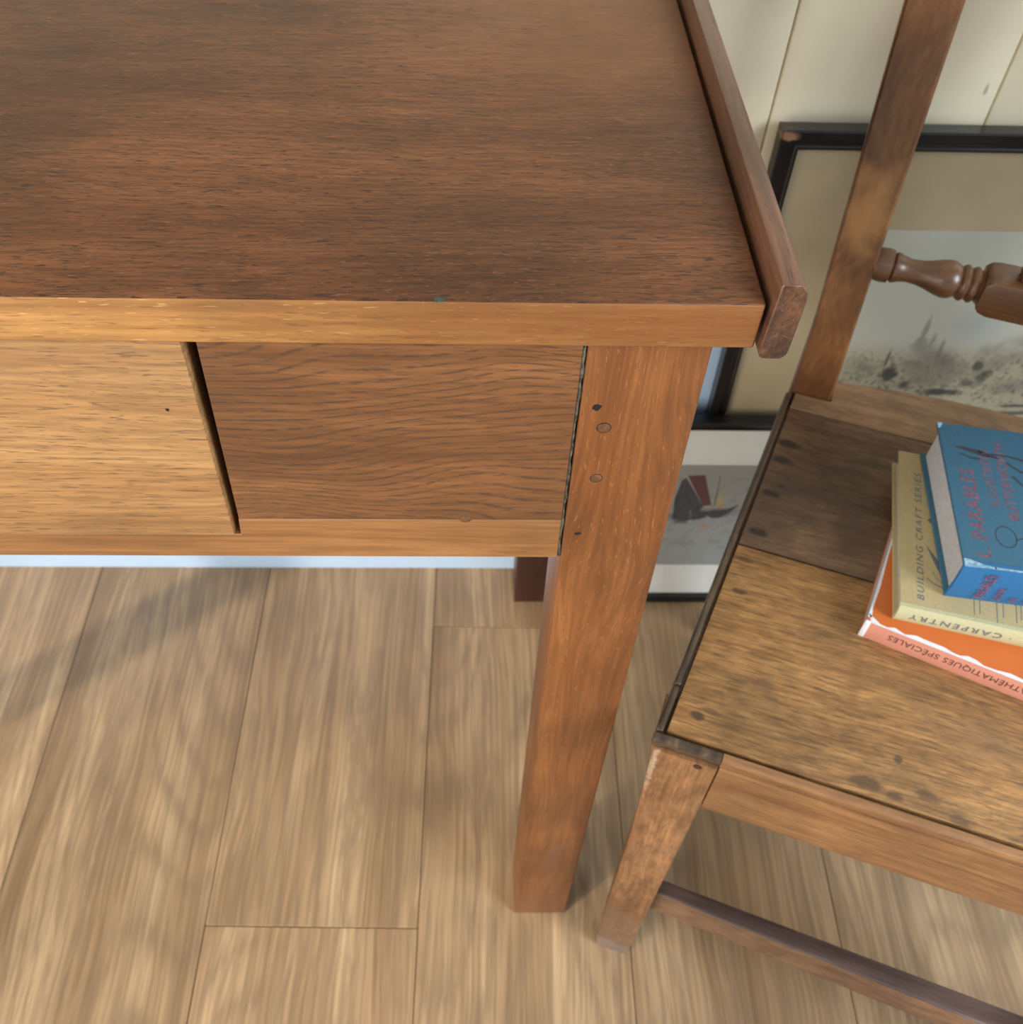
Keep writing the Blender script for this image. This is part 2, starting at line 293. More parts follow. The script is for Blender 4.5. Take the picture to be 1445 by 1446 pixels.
# ------------------------------------------------------------------ setting: floor, wall, skirting
FR = 0.0191; PW = 0.2039; PX0 = -0.55
floor = kind(finish('floor', box(-2.2, 1.7, -1.6, 0.43, -0.03, -0.0085, 0), plain('dark_underlay', (0.05, 0.04, 0.03), 0.9)))
floor['label'] = 'wooden laminate floor of pale brown boards'
nx, ny = math.cos(FR), math.sin(FR)
joints = {1: [-1.2, -0.016, 1.2], 2: [-0.9, 0.324], 4: [-0.0957], 3: [-0.62], 0: [-0.75], -1: [-0.35], -2: [-1.0, 0.1], 5: [-0.6], 6: [0.0], 7: [-.4]}
GAP = 0.00035
for k in range(-7, 6):
    x0 = PX0 + k * PW; x1 = x0 + PW
    ys = [-1.6] + sorted(y for y in joints.get(k, [random.uniform(-1, 0)]) if -1.5 < y < 0.4) + [0.425]
    for y0, y1 in zip(ys, ys[1:]):
        b = box(x0 + GAP, x1 - GAP, y0 + GAP, y1 - GAP, -0.0083, 0.0, 0.0006, 1)
        me_off = Vector(((x0 + x1) / 2, (y0 + y1) / 2, 0))
        bmesh.ops.translate(b, verts=b.verts, vec=-me_off)
        o = finish('floorboard', b, W_FLOOR, floor, smooth=False)
        o.location = (me_off.x * nx + me_off.y * ny, -me_off.x * ny + me_off.y * nx, 0)
        o.rotation_euler = (0, 0, -FR)
# clip of the far ends happens behind the wall face; wall of vertical painted boards
WY = 0.4225
wall = kind(finish('wall_back', box(-2.2, 1.7, WY + 0.014, WY + 0.06, -0.03, 2.4, 0), plain('wall_core', (0.3, 0.27, 0.2), 0.9)))
wall['label'] = 'wall of cream painted vertical boards'
k = -13
while True:
    x0 = 0.1385 + k * 0.172
    if x0 > 1.6: break
    o = finish('wall_board', box(x0 + 0.0006, x0 + 0.1714, WY, WY + 0.0138, 0.0, 2.4, 0.0018, 2), CREAM, wall)
    k += 1
sk = kind(finish('baseboard_back', prism([(WY - 0.0001, 0.0), (0.4105, 0.0), (0.4105, 0.440), (0.4145, 0.450), (WY - 0.0001, 0.455)], -2.2, 1.7, 'x'), SKIRT))
sk['label'] = 'tall pale skirting along the wall, blue skylight put in its colour'

b = bmesh.new()
for q_ in ((-2.3, -2.2, -3.6, -2.5, 0, 3.3), (-2.3, -2.2, -0.55, 0.42, 0, 3.3), (-2.3, -2.2, -2.5, -0.55, 0, 0.25), (-2.3, -2.2, -2.5, -0.55, 1.90, 3.3)): box(*q_, 0, 1, b)
wl = kind(finish('wall_left_sunblock', b, CREAM, smooth=False)); wl['label'] = 'added unseen cream wall, its opening shaped to limit the sun'  # unseen wall added to keep the sun off back wall and chair
# ------------------------------------------------------------------ table
TL = -0.918
table = empty('writing_table', (0, 0, 0), 'brown wooden writing table with a drawer and square legs, filling the left of the view', 'table')
top = finish('tabletop', box(TL - 0.0135, 0.0132, -0.008, 0.405, 0.7381, 0.76, 0.0012, 3), W_TOP, table, mats=[W_TOP, W_EDGE])
for p in top.data.polygons:
    if p.normal.y < -0.75: p.material_index = 1
strip_poly = [(0.0147, 0.7375), (0.0160, 0.7354), (0.0185, 0.7350), (0.0238, 0.7350), (0.0256, 0.7366), (0.0262, 0.7385), (0.0268, 0.7636), (0.0261, 0.7675), (0.0236, 0.7709), (0.0165, 0.7711), (0.0158, 0.7704)]
for nm, sgn in (('edge_strip', 1), ('edge_strip', -1)):
    pl = strip_poly if sgn > 0 else [(TL - x, z) for x, z in strip_poly]
    b = prism(pl, -0.0105, 0.405, 'y', 0.0005, 1)
    o = finish(nm, b, W_LIP, table, mats=[W_LIP, W_LIPEND]); o['label'] = 'darker wooden strip along the end of the tabletop, standing proud'
    for p in o.data.polygons:
        if p.normal.y < -0.9: p.material_index = 1
LW = 0.0500
def tleg(x0, x1, y0, y1, m):
    b = box(x0, x1, y0, y1, 0.0, 0.738, 0.0012, 3); return finish('leg', b, m, table)
tleg(-LW, 0.0, 0.0, 0.045, W_LEG)
tleg(TL, TL + LW, 0.0, 0.045, W_LEG)
o = tleg(-0.040, 0.0, 0.3605, 0.4005, W_DARKLEG); o['label'] = 'dark reddish back leg'
o = tleg(TL, TL + 0.04, 0.3605, 0.4005, W_DARKLEG); o['label'] = 'dark reddish back leg'
PL, PR = -0.2063, -0.0518
DL = TL - (-0.2105)           # mirrored drawer edge
# lower rail, notched under the drawer
xa, xb = TL + 0.0515, -0.0518
rail_poly = [(xa, 0.5880), (xb, 0.5880), (xb, 0.6184), (-0.2080, 0.6184), (-0.2088, 0.6062), (TL + 0.2088, 0.6062), (TL + 0.2080, 0.6184), (xa, 0.6184)]
finish('apron_rail', prism(rail_poly, 0.0006, 0.021, 'y', 0.0004, 1), W_RAIL, table)
finish('apron_panel', hexa([(-0.2078, .0006, .6187), (PR, .0006, .6187), (PR, .02, .6187), (-0.2078, .02, .6187)],
                           [(-0.2048, .0006, .7379), (PR, .0006, .7379), (PR, .02, .7379), (-0.2048, .02, .7379)], 0.0004, 1), W_PANEL, table)['label'] = 'darker oak panel with wavy black grain beside the right leg'
finish('apron_panel', hexa([(TL - PR, .0006, .6187), (TL + 0.2078, .0006, .6187), (TL + 0.2078, .02, .6187), (TL - PR, .02, .6187)],
                           [(TL - PR, .0006, .7379), (TL + 0.2048, .0006, .7379), (TL + 0.2048, .02, .7379), (TL - PR, .02, .7379)], 0.0004, 1), W_PANEL, table)
dr = finish('drawer', hexa([(TL + 0.2115, -.0002, .6068), (-0.2117, -.0002, .6068), (-0.2117, .018, .6068), (TL + 0.2115, .018, .6068)],
                           [(TL + 0.2108, -.0002, .7376), (-0.2108, -.0002, .7376), (-0.2108, .018, .7376), (TL + 0.2108, .018, .7376)], 0.0006, 2), W_DRAWER, table)
dr['label'] = 'golden brown drawer front'
b = bmesh.new()
for q in ((TL + 0.22, TL + 0.23, 0.0185, 0.34, 0.62, 0.73), (-0.228, -0.218, 0.0185, 0.34, 0.62, 0.73), (TL + 0.2305, -0.2285, 0.33, 0.34, 0.62, 0.73), (TL + 0.2305, -0.2285, 0.0185, 0.329, 0.625, 0.631)):
    box(*q, 0.0005, 1, b)
finish('drawer_box', b, W_DARKLEG, dr)
finish('drawer_runner', box(-0.2160, -0.2010, 0.0215, 0.36, 0.59, 0.7375, 0.0005, 1), W_DARKLEG, table)
finish('drawer_runner', box(TL + 0.2010, TL + 0.2160, 0.0215, 0.36, 0.59, 0.7375, 0.0005, 1), W_DARKLEG, table)
finish('side_apron', box(-0.030, -0.008, 0.0455, 0.360, 0.60, 0.7375, 0.0005, 1), W_LEG, table)
finish('side_apron', box(TL + 0.008, TL + 0.030, 0.0455, 0.360, 0.60, 0.7375, 0.0005, 1), W_LEG, table)
finish('back_apron', box(TL + 0.041, -0.041, 0.375, 0.395, 0.60, 0.7375, 0.0005, 1), W_DARKLEG, table)
finish('joint_filler', prism([(-0.0516, 0.5885), (-0.0503, 0.5882)] + [(-0.0501 - random.uniform(.0001, .0009), 0.592 + i_ * .0036) for i_ in range(40)] + [(-0.0505, 0.7374), (-0.0516, 0.7374)], 0.0012, 0.012, 'y'), FILLER, table)['label'] = 'grey-green filler in the joint of apron and leg'
for cx, cz, r in ((-0.0386, 0.6847, 0.0031), (-0.0384, 0.6511, 0.0028)):
    finish('peg', disc((cx, 0.0004, cz), r, 0.0006), PEGM, table)
    # dark joint ring round the peg
    finish('peg_joint', lathe([(0.0003, r + .0001), (-0.0001, r + 0.0001), (-0.00012, r - .0003), (0.0003, r - .0003)], (cx, 0, cz), 'y', 20), DARKHOLE, table)
finish('peg', disc((-0.0985, 0.0009, 0.6194), 0.0026, 0.0006), PEGM, table)
for cx, cz, r, st, yy in ((-0.0430, 0.6973, 0.0021, (1, 1), 0), (-0.0431, 0.6091, 0.0013, (1.5, .8), 0), (-0.2243, 0.6939, 0.0008, (1, 1), -.0003), (-0.0132, 0.7372, 0.0016, (1.8, .5), 0)):
    finish('nail_hole', ragged((cx, yy, cz), r, stretch=st), DARKHOLE, table)
finish('paint_speck', ragged((-0.1085, -0.0075, 0.7600), 0.0019, 'z', 0.0003, stretch=(1.3, .5)), GREEN, table)['label'] = 'tiny dark green paint speck on the front edge'

# ------------------------------------------------------------------ chair (local frame: x across the front, y towards the back)
CO = Vector((0.0217, -0.0214, 0.0)); CA = math.radians(-20.25)
chair = empty('side_chair', CO, 'old brown wooden chair carrying a stack of books, right of the table', 'chair', CA)
ZS = 0.44; CW = 0.400
def lx(v): return 0.0046 + 0.0935 * v          # left edge of the boards
def rx(v): return CW - 0.0046 - 0.0935 * v
def board(v0, v1, m, rear=None, gap=0.0007, th=0.014):
    n = 14
    if rear:
        pts = [(lx(v0), v0 + gap), (rx(v0), v0 + gap)]
        for i in range(n + 1):
            t = 1 - i / n; u = lx(v1) + (rx(v1) - lx(v1)) * t
            pts.append((u, v1 + 0.013 * (1 - (2 * t - 1) ** 2)))
    else: pts = [(lx(v0), v0 + gap), (rx(v0), v0 + gap), (rx(v1), v1 - gap), (lx(v1), v1 - gap)]
    return finish('seat_board', prism(pts, ZS - th, ZS, 'z', 0.0007, 2), m, chair)
board(-0.0006, 0.1585, W_SEAT)['label'] = 'light worn front board of the seat'
board(0.1585, 0.3085, W_SEAT2)['label'] = 'dark middle board of the seat'
# rear board with a curved back edge, notched round the posts
nb = 0.3085; pts = [(lx(nb), nb + 0.0005), (rx(nb), nb + 0.0005), (rx(.327), .3272), (CW - 0.0637, .3272), (CW - 0.0637, .350)]
for i in range(15):
    t = 1 - i / 14; u = 0.0637 + (CW - 0.1274) * t; pts.append((u, 0.352 + 0.013 * (1 - (2 * t - 1) ** 2)))
pts += [(0.0637, .3272), (lx(.327), .3272)]
q = []
for a_ in pts:
    if not q or (Vector(a_) - Vector(q[-1])).length > 1e-5: q.append(a_)
finish('seat_board', prism(q, ZS - 0.014, ZS, 'z', 0.0005, 1), W_SEAT3, chair)['label'] = 'rear board of the seat with a curved back edge'
# side mouldings and rails
def side(flip):
    f = (lambda u: CW - u) if flip else (lambda u: u)
    def sl(v): return 0.0935 * v
    for (v0, v1) in ((-0.0015, 0.0330), (0.0334, 0.3265)):
        b = hexa([(f(sl(v0) - 0.0028), v0, ZS - 0.020), (f(sl(v0) + 0.0030), v0, ZS - 0.020), (f(sl(v1) + 0.0030), v1, ZS - 0.020), (f(sl(v1) - 0.0028), v1, ZS - 0.020)],
                 [(f(sl(v0) - 0.0022), v0, ZS + .0004), (f(sl(v0) + 0.0026), v0, ZS + .0004), (f(sl(v1) + 0.0026), v1, ZS + .0004), (f(sl(v1) - 0.0022), v1, ZS + .0004)], 0.0016, 3)
        finish('seat_moulding', b, W_MOULD, chair)
    v0, v1 = 0.034, 0.3260
    finish('side_rail', hexa([(f(sl(v0) + 0.003), v0, ZS - 0.08), (f(sl(v0) + 0.022), v0, ZS - 0.08), (f(sl(v1) + 0.022), v1, ZS - 0.08), (f(sl(v1) + 0.003), v1, ZS - 0.08)],
                             [(f(sl(v0) + 0.003), v0, ZS - .0205), (f(sl(v0) + 0.022), v0, ZS - .0205), (f(sl(v1) + 0.022), v1, ZS - .0205), (f(sl(v1) + 0.003), v1, ZS - .0205)], 0.001, 2), W_CRAIL, chair)
side(False); side(True)
# front moulding over rail and legs
b = prism([(-0.0022, ZS - 0.012), (-0.0022, ZS - .0006), (-0.0030, ZS), (-0.0060, ZS), (-0.0078, ZS - 0.0012), (-0.0084, ZS - 0.0034), (-0.0076, ZS - .0060), (-0.0060, ZS - .012)], 0.0405, CW - 0.0405, 'x')
finish('seat_moulding', b, W_CRAIL, chair)['label'] = 'rounded front lip of the seat'
for f in (lambda u: u, lambda u: CW - u):
    pf = [(-0.0022, ZS - 0.012), (-0.0022, ZS - .0006), (-0.0030, ZS), (-0.0060, ZS), (-0.0078, ZS - 0.0012), (-0.0084, ZS - 0.0034), (-0.0076, ZS - .0060), (-0.0060, ZS - .012)]
    b = prism(pf, f(-0.0026), f(0.0402), 'x', 0.0004, 1)
    finish('seat_moulding', b, W_MOULD, chair)['label'] = 'dark worn lip above the front leg'
finish('front_rail', box(0.0410, CW - 0.0410, -0.0072, 0.012, 0.367, ZS - 0.0125, 0.0010, 2), W_CRAIL, chair)
def cleg(flip):
    f = (lambda u: CW - u) if flip else (lambda u: u)
    b = bmesh.new()
    secs = [(0.0, .0110, .0355, -.0030, .0270), (0.004, .0085, .0375, -.0055, .0290), (0.03, .0068, .0382, -.0070, .0300), (0.13, .0056, .0385, -.0078, .0310), (0.26, .0046, .0392, -.0080, .0320),
            (0.36, .0020, .0402, -.0080, .0325), (0.415, -.0004, .0404, -.0080, .0325), (ZS - 0.0135, -.0014, .0404, -.0078, .0325)]
    rings = []
    for z, u0, u1, v0, v1 in secs:
        c = 0.0022; R_ = []
        for u, v in ((u0 + c, v0), (u1 - c * .5, v0), (u1, v0 + c * .5), (u1, v1), (u0, v1), (u0, v0 + c)):
            R_.append(b.verts.new((f(u + random.uniform(-.0003, .0003)), v, z)))
        rings.append(R_)
    for A, B in zip(rings, rings[1:]):
        for i in range(6): b.faces.new((A[i], A[(i + 1) % 6], B[(i + 1) % 6], B[i]))
    b.faces.new(rings[0]); b.faces.new(rings[-1])
    return finish('leg', b, W_CLEG, chair)
cleg(False)['label'] = 'front leg with a scuffed grey foot'; cleg(True)
finish('peg', disc((0.0285, -0.0076, 0.4225), 0.0028, 0.0007), W_DARKLEG, chair)
# front stretcher, slightly askew
st = hexa([(0.036, .0036, .1195), (0.362, -.0100, .1195), (0.362, .0120, .1195), (0.036, .0190, .1195)],
          [(0.036, .0074, .1500), (0.362, -.0062, .1500), (0.362, .0135, .1500), (0.036, .0206, .1500)], 0.0022, 3)
so = finish('stretcher', st, W_STRETCH, chair, mats=[W_STRETCH, W_STRETCHTOP])
for p in so.data.polygons:
    if p.normal.z > 0.7: p.material_index = 1
# back posts: one piece from floor to top, curved back above the seat
def vf(z): return 0.328 + max(0.0, z - 0.46) * 0.15 + max(0.0, 0.40 - z) * 0.10
def ul(z): return 0.0312 - max(0.0, z - 0.50) * 0.049 if z > 0.5 else 0.0312
def ur(z): return 0.0632 - max(0.0, z - 0.44) * 0.032 if z > 0.44 else 0.0632
def post(flip):
    f = (lambda u: CW - u) if flip else (lambda u: u)
    b = bmesh.new(); rings = []
    zs = [0, 0.1, 0.2, 0.3, 0.38, 0.42, 0.44, 0.46, 0.5, 0.55, 0.6, 0.65, 0.7, 0.76, 0.82, 0.88, 0.92]
    for z in zs:
        u0, u1, v0 = ul(z), ur(z), vf(z); v1 = v0 + (0.022 if z > .3 else 0.026); c = 0.0018
        pts = [(u0 + c, v0), (u1 - c, v0), (u1, v0 + c), (u1, v1 - c), (u1 - c, v1), (u0 + c, v1), (u0, v1 - c), (u0, v0 + c)]
        rings.append([b.verts.new((f(u), v, z)) for u, v in pts])
    for A, B in zip(rings, rings[1:]):
        for i in range(8): b.faces.new((A[i], A[(i + 1) % 8], B[(i + 1) % 8], B[i]))
    b.faces.new(rings[0]); b.faces.new(rings[-1])
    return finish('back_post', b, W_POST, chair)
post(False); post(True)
finish('peg', disc((0.0525, 0.3432, 0.5535), 0.0022, 0.0004), DARKHOLE, chair)
finish('back_rail', box(0.064, CW - 0.064, 0.331, 0.348, 0.375, 0.4255, 0.001, 2), W_CRAIL, chair)
finish('crest_rail', hexa([(0.0465, .387, .82), (CW - 0.0465, .387, .82), (CW - 0.0465, .401, .82), (0.0465, .401, .82)],
                          [(0.0465, .396, .90), (CW - 0.0465, .396, .90), (CW - 0.0465, .410, .90), (0.0465, .410, .90)], 0.002, 2), W_POST, chair)
# turned rail
zr, vr = 0.556, 0.354
T0 = 0.0586
prof = [(T0, .0112), (.0615, .0120), (.0665, .0124), (.0700, .0120), (.0712, .0096), (.0724, .0110), (.0738, .0112), (.0775, .0095), (.0830, .0084), (.0900, .0088),
        (.0970, .0104), (.1040, .0126), (.1090, .0137), (.1135, .0134), (.1165, .0118), (.1178, .0108), (.1190, .0120), (.1206, .0130), (.1222, .0130), (.1238, .0118), (.1246, .0108),
        (.1258, .0120), (.1274, .0129), (.1290, .0128), (.1304, .0114), (.1316, .0106), (.1330, .0125)]
finish('turned_rail', lathe(prof, (0, vr, zr), 'x', 32), W_TURN, chair)
finish('turned_rail', lathe([(CW - t, r) for t, r in prof], (0, vr, zr), 'x', 32), W_TURN, chair)
bw = 0.0142
blk = prism([(0.1332, -.0095), (0.1360, -.0128), (0.1420, -.0150), (CW - .1420, -.0150), (CW - .1360, -.0128), (CW - .1332, -.0095), (CW - .1332, .0095), (CW - .1370, .0132), (CW - .1430, .0142),
             (.1430, .0142), (.1370, .0132), (.1332, .0095)], vr - bw, vr + bw, 'y', 0.0016, 2)
bmesh.ops.translate(blk, verts=blk.verts, vec=(0, 0, zr))
finish('rail_block', blk, W_TURN, chair)
finish('splat', hexa([(0.1545, vr - .007, zr + .0145), (CW - 0.1545, vr - .007, zr + .0145), (CW - 0.1545, vr + .007, zr + .0145), (0.1545, vr + .007, zr + .0145)],
                     [(0.1545, .386, .8195), (CW - 0.1545, .386, .8195), (CW - 0.1545, .400, .8195), (0.1545, .400, .8195)], 0.001, 2), W_POST, chair)

# ------------------------------------------------------------------ books on the seat
def c2w(u, v, z): 
    c, s_ = math.cos(CA), math.sin(CA); return (CO.x + u * c - v * s_, CO.y + u * s_ + v * c, z)
def flat(name, polys, mat, parent, z, th=0.00008):
    class Many(list):
        def __setitem__(m_, k_, v_):
            for o_ in list.__iter__(m_): o_[k_] = v_
    out = Many()
    for pl in polys: out.append(finish(name, prism(pl, z, z + th, 'z'), mat, parent, smooth=False))
    return out
def stroke(pts, w0, w1=None):
    w1 = w0 if w1 is None else w1; L, R_ = [], []
    for i, (x, y) in enumerate(pts):
        a_ = pts[max(0, i - 1)]; c_ = pts[min(len(pts) - 1, i + 1)]; dx, dy = c_[0] - a_[0], c_[1] - a_[1]; l = math.hypot(dx, dy) or 1
        w = (w0 + (w1 - w0) * i / (len(pts) - 1)) / 2; L.append((x - dy / l * w, y + dx / l * w)); R_.append((x + dy / l * w, y - dx / l * w))
    return L + R_[::-1]
def hardback(name, label, u, v, z, ang, Lx, Wy, T, cov, spine, bt=0.0022, over=0.003):
    e = empty(name, c2w(u, v, z), label, 'book', CA + math.radians(ang), group='stack of books on the chair')
    finish('page_block', box(over, Lx - over, 0.002, Wy - over, bt + .00002, T - bt - .00002, 0.0003, 1), PAPERW, e)
    rs = T / 2
    finish('cover', box(0, Lx, 0.0045, Wy, T - bt, T, 0.0006, 2), cov, e)['label'] = 'front cover'
    finish('cover', box(0, Lx, 0.0045, Wy, 0, bt, 0.0006, 2), cov, e)['label'] = 'back cover'
    n = 10; out = []; inn = []
    for i in range(n + 1):
        t = i / n; zz = t * T; bul = 0.0035 * (1 - (2 * t - 1) ** 2)
        out.append((0.0022 - bul if 0 < i < n else 0.0042, zz)); 
    pl = [(0.0044, 0)] + [(0.0012 - 0.0018 * (1 - (2 * i / n - 1) ** 2), i / n * T) for i in range(n + 1)] + [(0.0044, T), (0.0044, T - bt * .8), (0.0026, T - bt), (0.0018, T / 2), (0.0026, bt), (0.0044, bt * .8)]
    finish('spine', prism(pl, 0, Lx, 'x', 0.0), spine, e)
    return e
ZO = ZS
# orange paperback
ob = empty('orange_paperback', c2w(0.1085, 0.1110, ZO), 'orange paperback with a faded pink spine, lowest of the three books on the chair', 'book', CA + math.radians(-7.2), group='stack of books on the chair')
LO, WO, TO = 0.215, 0.155, 0.0178
finish('page_block', box(0.0006, LO - .001, 0.0012, WO - .0006, 0.0005, TO - .0005, 0.0003, 1), PAPERW, ob)
finish('cover', box(0, LO, 0.0010, WO, TO - .0005, TO, 0.0001, 1), ORNG, ob)['label'] = 'orange front cover'
finish('cover', box(0, LO, 0.0010, WO, 0, .0005, 0.0001, 1), ORNG, ob)['label'] = 'orange back cover'
finish('spine', box(0, LO, 0.0002, 0.0011, 0, TO, 0.0003, 2), PINK, ob)['label'] = 'faded pink spine'
ch = []
x = 0.0
random.seed(9)
up = [(0, 0.0004)]; lo = []
while x < LO - .004:
    w = random.uniform(.003, .009); up.append((x + w * .5, 0.0004)); lo.append((x + w * .5, random.choice((.0012, .0016, .0024, .0032, .0036)) if x > .004 else .005)); x += w
flat('worn_edge', [[(0.0031, 0.0)] + [(LO - .002, 0.0)] + [(a_, b_) for a_, b_ in lo[::-1]] + [(0, .007)]], CHIP, ob, TO)['label'] = 'white chipped paper along the spine edge'
flat('worn_edge', [[(0, .004), (.0024, .004), (.0014, .012), (.0020, .03), (.0012, .06), (.0018, .10), (.0010, .15), (0, .15)]], CHIP, ob, TO)['label'] = 'white chipped paper along the head edge'
finish('worn_corner', box(-0.0006, 0.0030, -0.0002, 0.0012, 0.0002, TO + .0001, 0.0005, 2), CHIP, ob)['label'] = 'white bruised corner of the spine'
text('lettering', 'MATHÉMATIQUES SPÉCIALES', INKB, ob, (0.1100, 0.00012, TO * 0.70), (-1, 0, 0), (0, 0, -1), 0.0078, 1.05, length=0.0935)
# buff book
ZT = ZO + TO + .0001
tb = hardback('buff_carpentry_book', 'buff cloth hardback on carpentry, middle of the three books on the chair', 0.1240, 0.1175, ZT, 5.0, 0.19, 0.140, 0.0155, TANC, TANS)
text('lettering', 'BUILDING CRAFT SERIES', INKG, tb, (0.0150, 0.0085, 0.01552), (0, 1, 0), (-1, 0, 0), 0.0062, 1.25, shear=0.15, length=0.112)
text('lettering', 'CARPENTRY', INKG, tb, (0.0655, -0.00075, 0.0155 * 0.70), (-1, 0, 0), (0, 0, -1), 0.0072, 1.3, length=0.0575)
text('lettering', 'SERIES  ·', INKG, tb, (0.1050, -0.00075, 0.0155 * 0.70), (-1, 0, 0), (0, 0, -1), 0.0072, 1.3, length=0.0350)
flat('ornament', [[(.0185, .078), (.0250, .0855), (.0250, .0790), (.0225, .0745)], stroke([(.0205, .104), (.0235, .095), (.026, .088)], .0004, .0012),
                  [(.0170, .056), (.0230, .047), (.0285, .036), (.0275, .029), (.0230, .0395)], stroke([(.017, .028), (.021, .0245), (.0285, .0215)], .0005, .0008),
                  stroke([(.021, .034), (.024, .028), (.0285, .025)], .0004)], INKG, tb, 0.0155)['label'] = 'slate drawing of tools printed on the cover'
flat('ornament', [stroke([(x_, .006 + d_), (x_ + .0005, .022)], .00045) for x_, d_ in ((.046, 0), (.0495, .002), (.060, -.002), (.064, .003), (.072, .001), (.075, .004), (.081, .0))], INKG, tb, 0.0155)['label'] = 'thin printed lines on the cover'
flat('ornament', [stroke([(.0905, .0165), (.0870, .0150), (.0855, .0110), (.0875, .0065), (.0920, .0045)], .0008, .0014)], INKK, tb, 0.0155)['label'] = 'black curl printed on the cover'
# blue book
ZB = ZT + 0.0155 + .0001
bb = hardback('blue_cloth_book', 'blue cloth hardback with red lettering, topmost of the three books on the chair', 0.1500, 0.1350, ZB, 11.0, 0.19, 0.124, 0.0345, BLUEC, BLUES, bt=0.0028)
bt_ = 0.0345
text('lettering', 'L. PARABLES', INKR, bb, (0.0175, 0.0080, bt_), (0, 1, 0), (-1, 0, 0), 0.0132, 1.05, 1.0, shear=0.1)['label'] = 'large red title'
text('lettering', 'ILLUSTRÉES', INKR, bb, (0.0300, 0.0520, bt_), (0, 1, 0), (-1, 0, 0), 0.0085, 1.2, 1.0)
text('lettering', 'BUTTERWORTH', INKR, bb, (0.0410, 0.0420, bt_), (0, 1, 0), (-1, 0, 0), 0.0092, 1.05, 0.98)
SH = lambda L_, dx, dy: [[(x_ + dx, y_ + dy) for x_, y_ in p_] for p_ in L_]
flat('ornament', SH([[(.016, .105), (.024, .1055), (.034, .1035), (.044, .0995), (.046, .0975), (.034, .0985), (.024, .1020)], stroke([(.020, .099), (.027, .0955), (.033, .0955)], .0012, .002),
                  stroke([(.040, .101), (.052, .1010), (.064, .098), (.078, .094)], .0010, .003), stroke([(.050, .095), (.058, .088), (.068, .086)], .0014, .0025),
                  stroke([(.052, .083), (.057, .076), (.068, .074)], .002, .001), stroke([(.056, .047), (.066, .047)], .0022, .003)], -.009, -.002), INKK, bb, bt_)['label'] = 'black ink drawing printed near the top of the cover'
circ = [(.0455 + .0065 * math.cos(t_ * .45), .0235 + .0085 * math.sin(t_ * .45)) for t_ in range(15)]
flat('ornament', SH([stroke(circ, .0007), stroke([(.052, .022), (.057, .0245), (.063, .034), (.068, .030)], .0006, .001), stroke([(.057, .022), (.063, .016), (.070, .019)], .0006, .0009), stroke([(.063, .014), (.069, .006), (.074, .008)], .0008)], -.016, .004), INKK, bb, bt_)['label'] = 'black outline figure printed near the spine'
for i, (s_, zz, sz, x_) in enumerate((('PARABLES', .030, .0095, .0300), ('ILLUSTR', .027, .0065, .0400), ('DE', .0200, .0065, .050), ('BUTTER', .029, .0085, .0600))):
    text('lettering', s_, INKR, bb, (x_ - .0078, -0.00085, .0045), (0, 0, 1), (-1, 0, 0), sz, 0.95, 0.62)['label'] = 'red spine lettering'
flat('worn_edge', [[(0, -.0002), (.010, .0002), (.019, .0004), (.019, .0016), (.013, .0024), (.007, .0046), (.004, .0056), (0, .0062)]], BLUEW, bb, bt_ - .00002, .0003)['label'] = 'rubbed pale corner of the cover'
flat('worn_edge', [[(.018, .0004), (.10, .0004), (.10, .0013), (.04, .0014), (.018, .0018)]], BLUEW, bb, bt_ - .00002, .0003)['label'] = 'rubbed pale line along the spine edge'
flat('worn_edge', [[(0, .1185), (.0022, .1205), (.0035, .124), (0, .124)]], BLUEW, bb, bt_ - .00002, .0003)['label'] = 'rubbed pale fore corner'

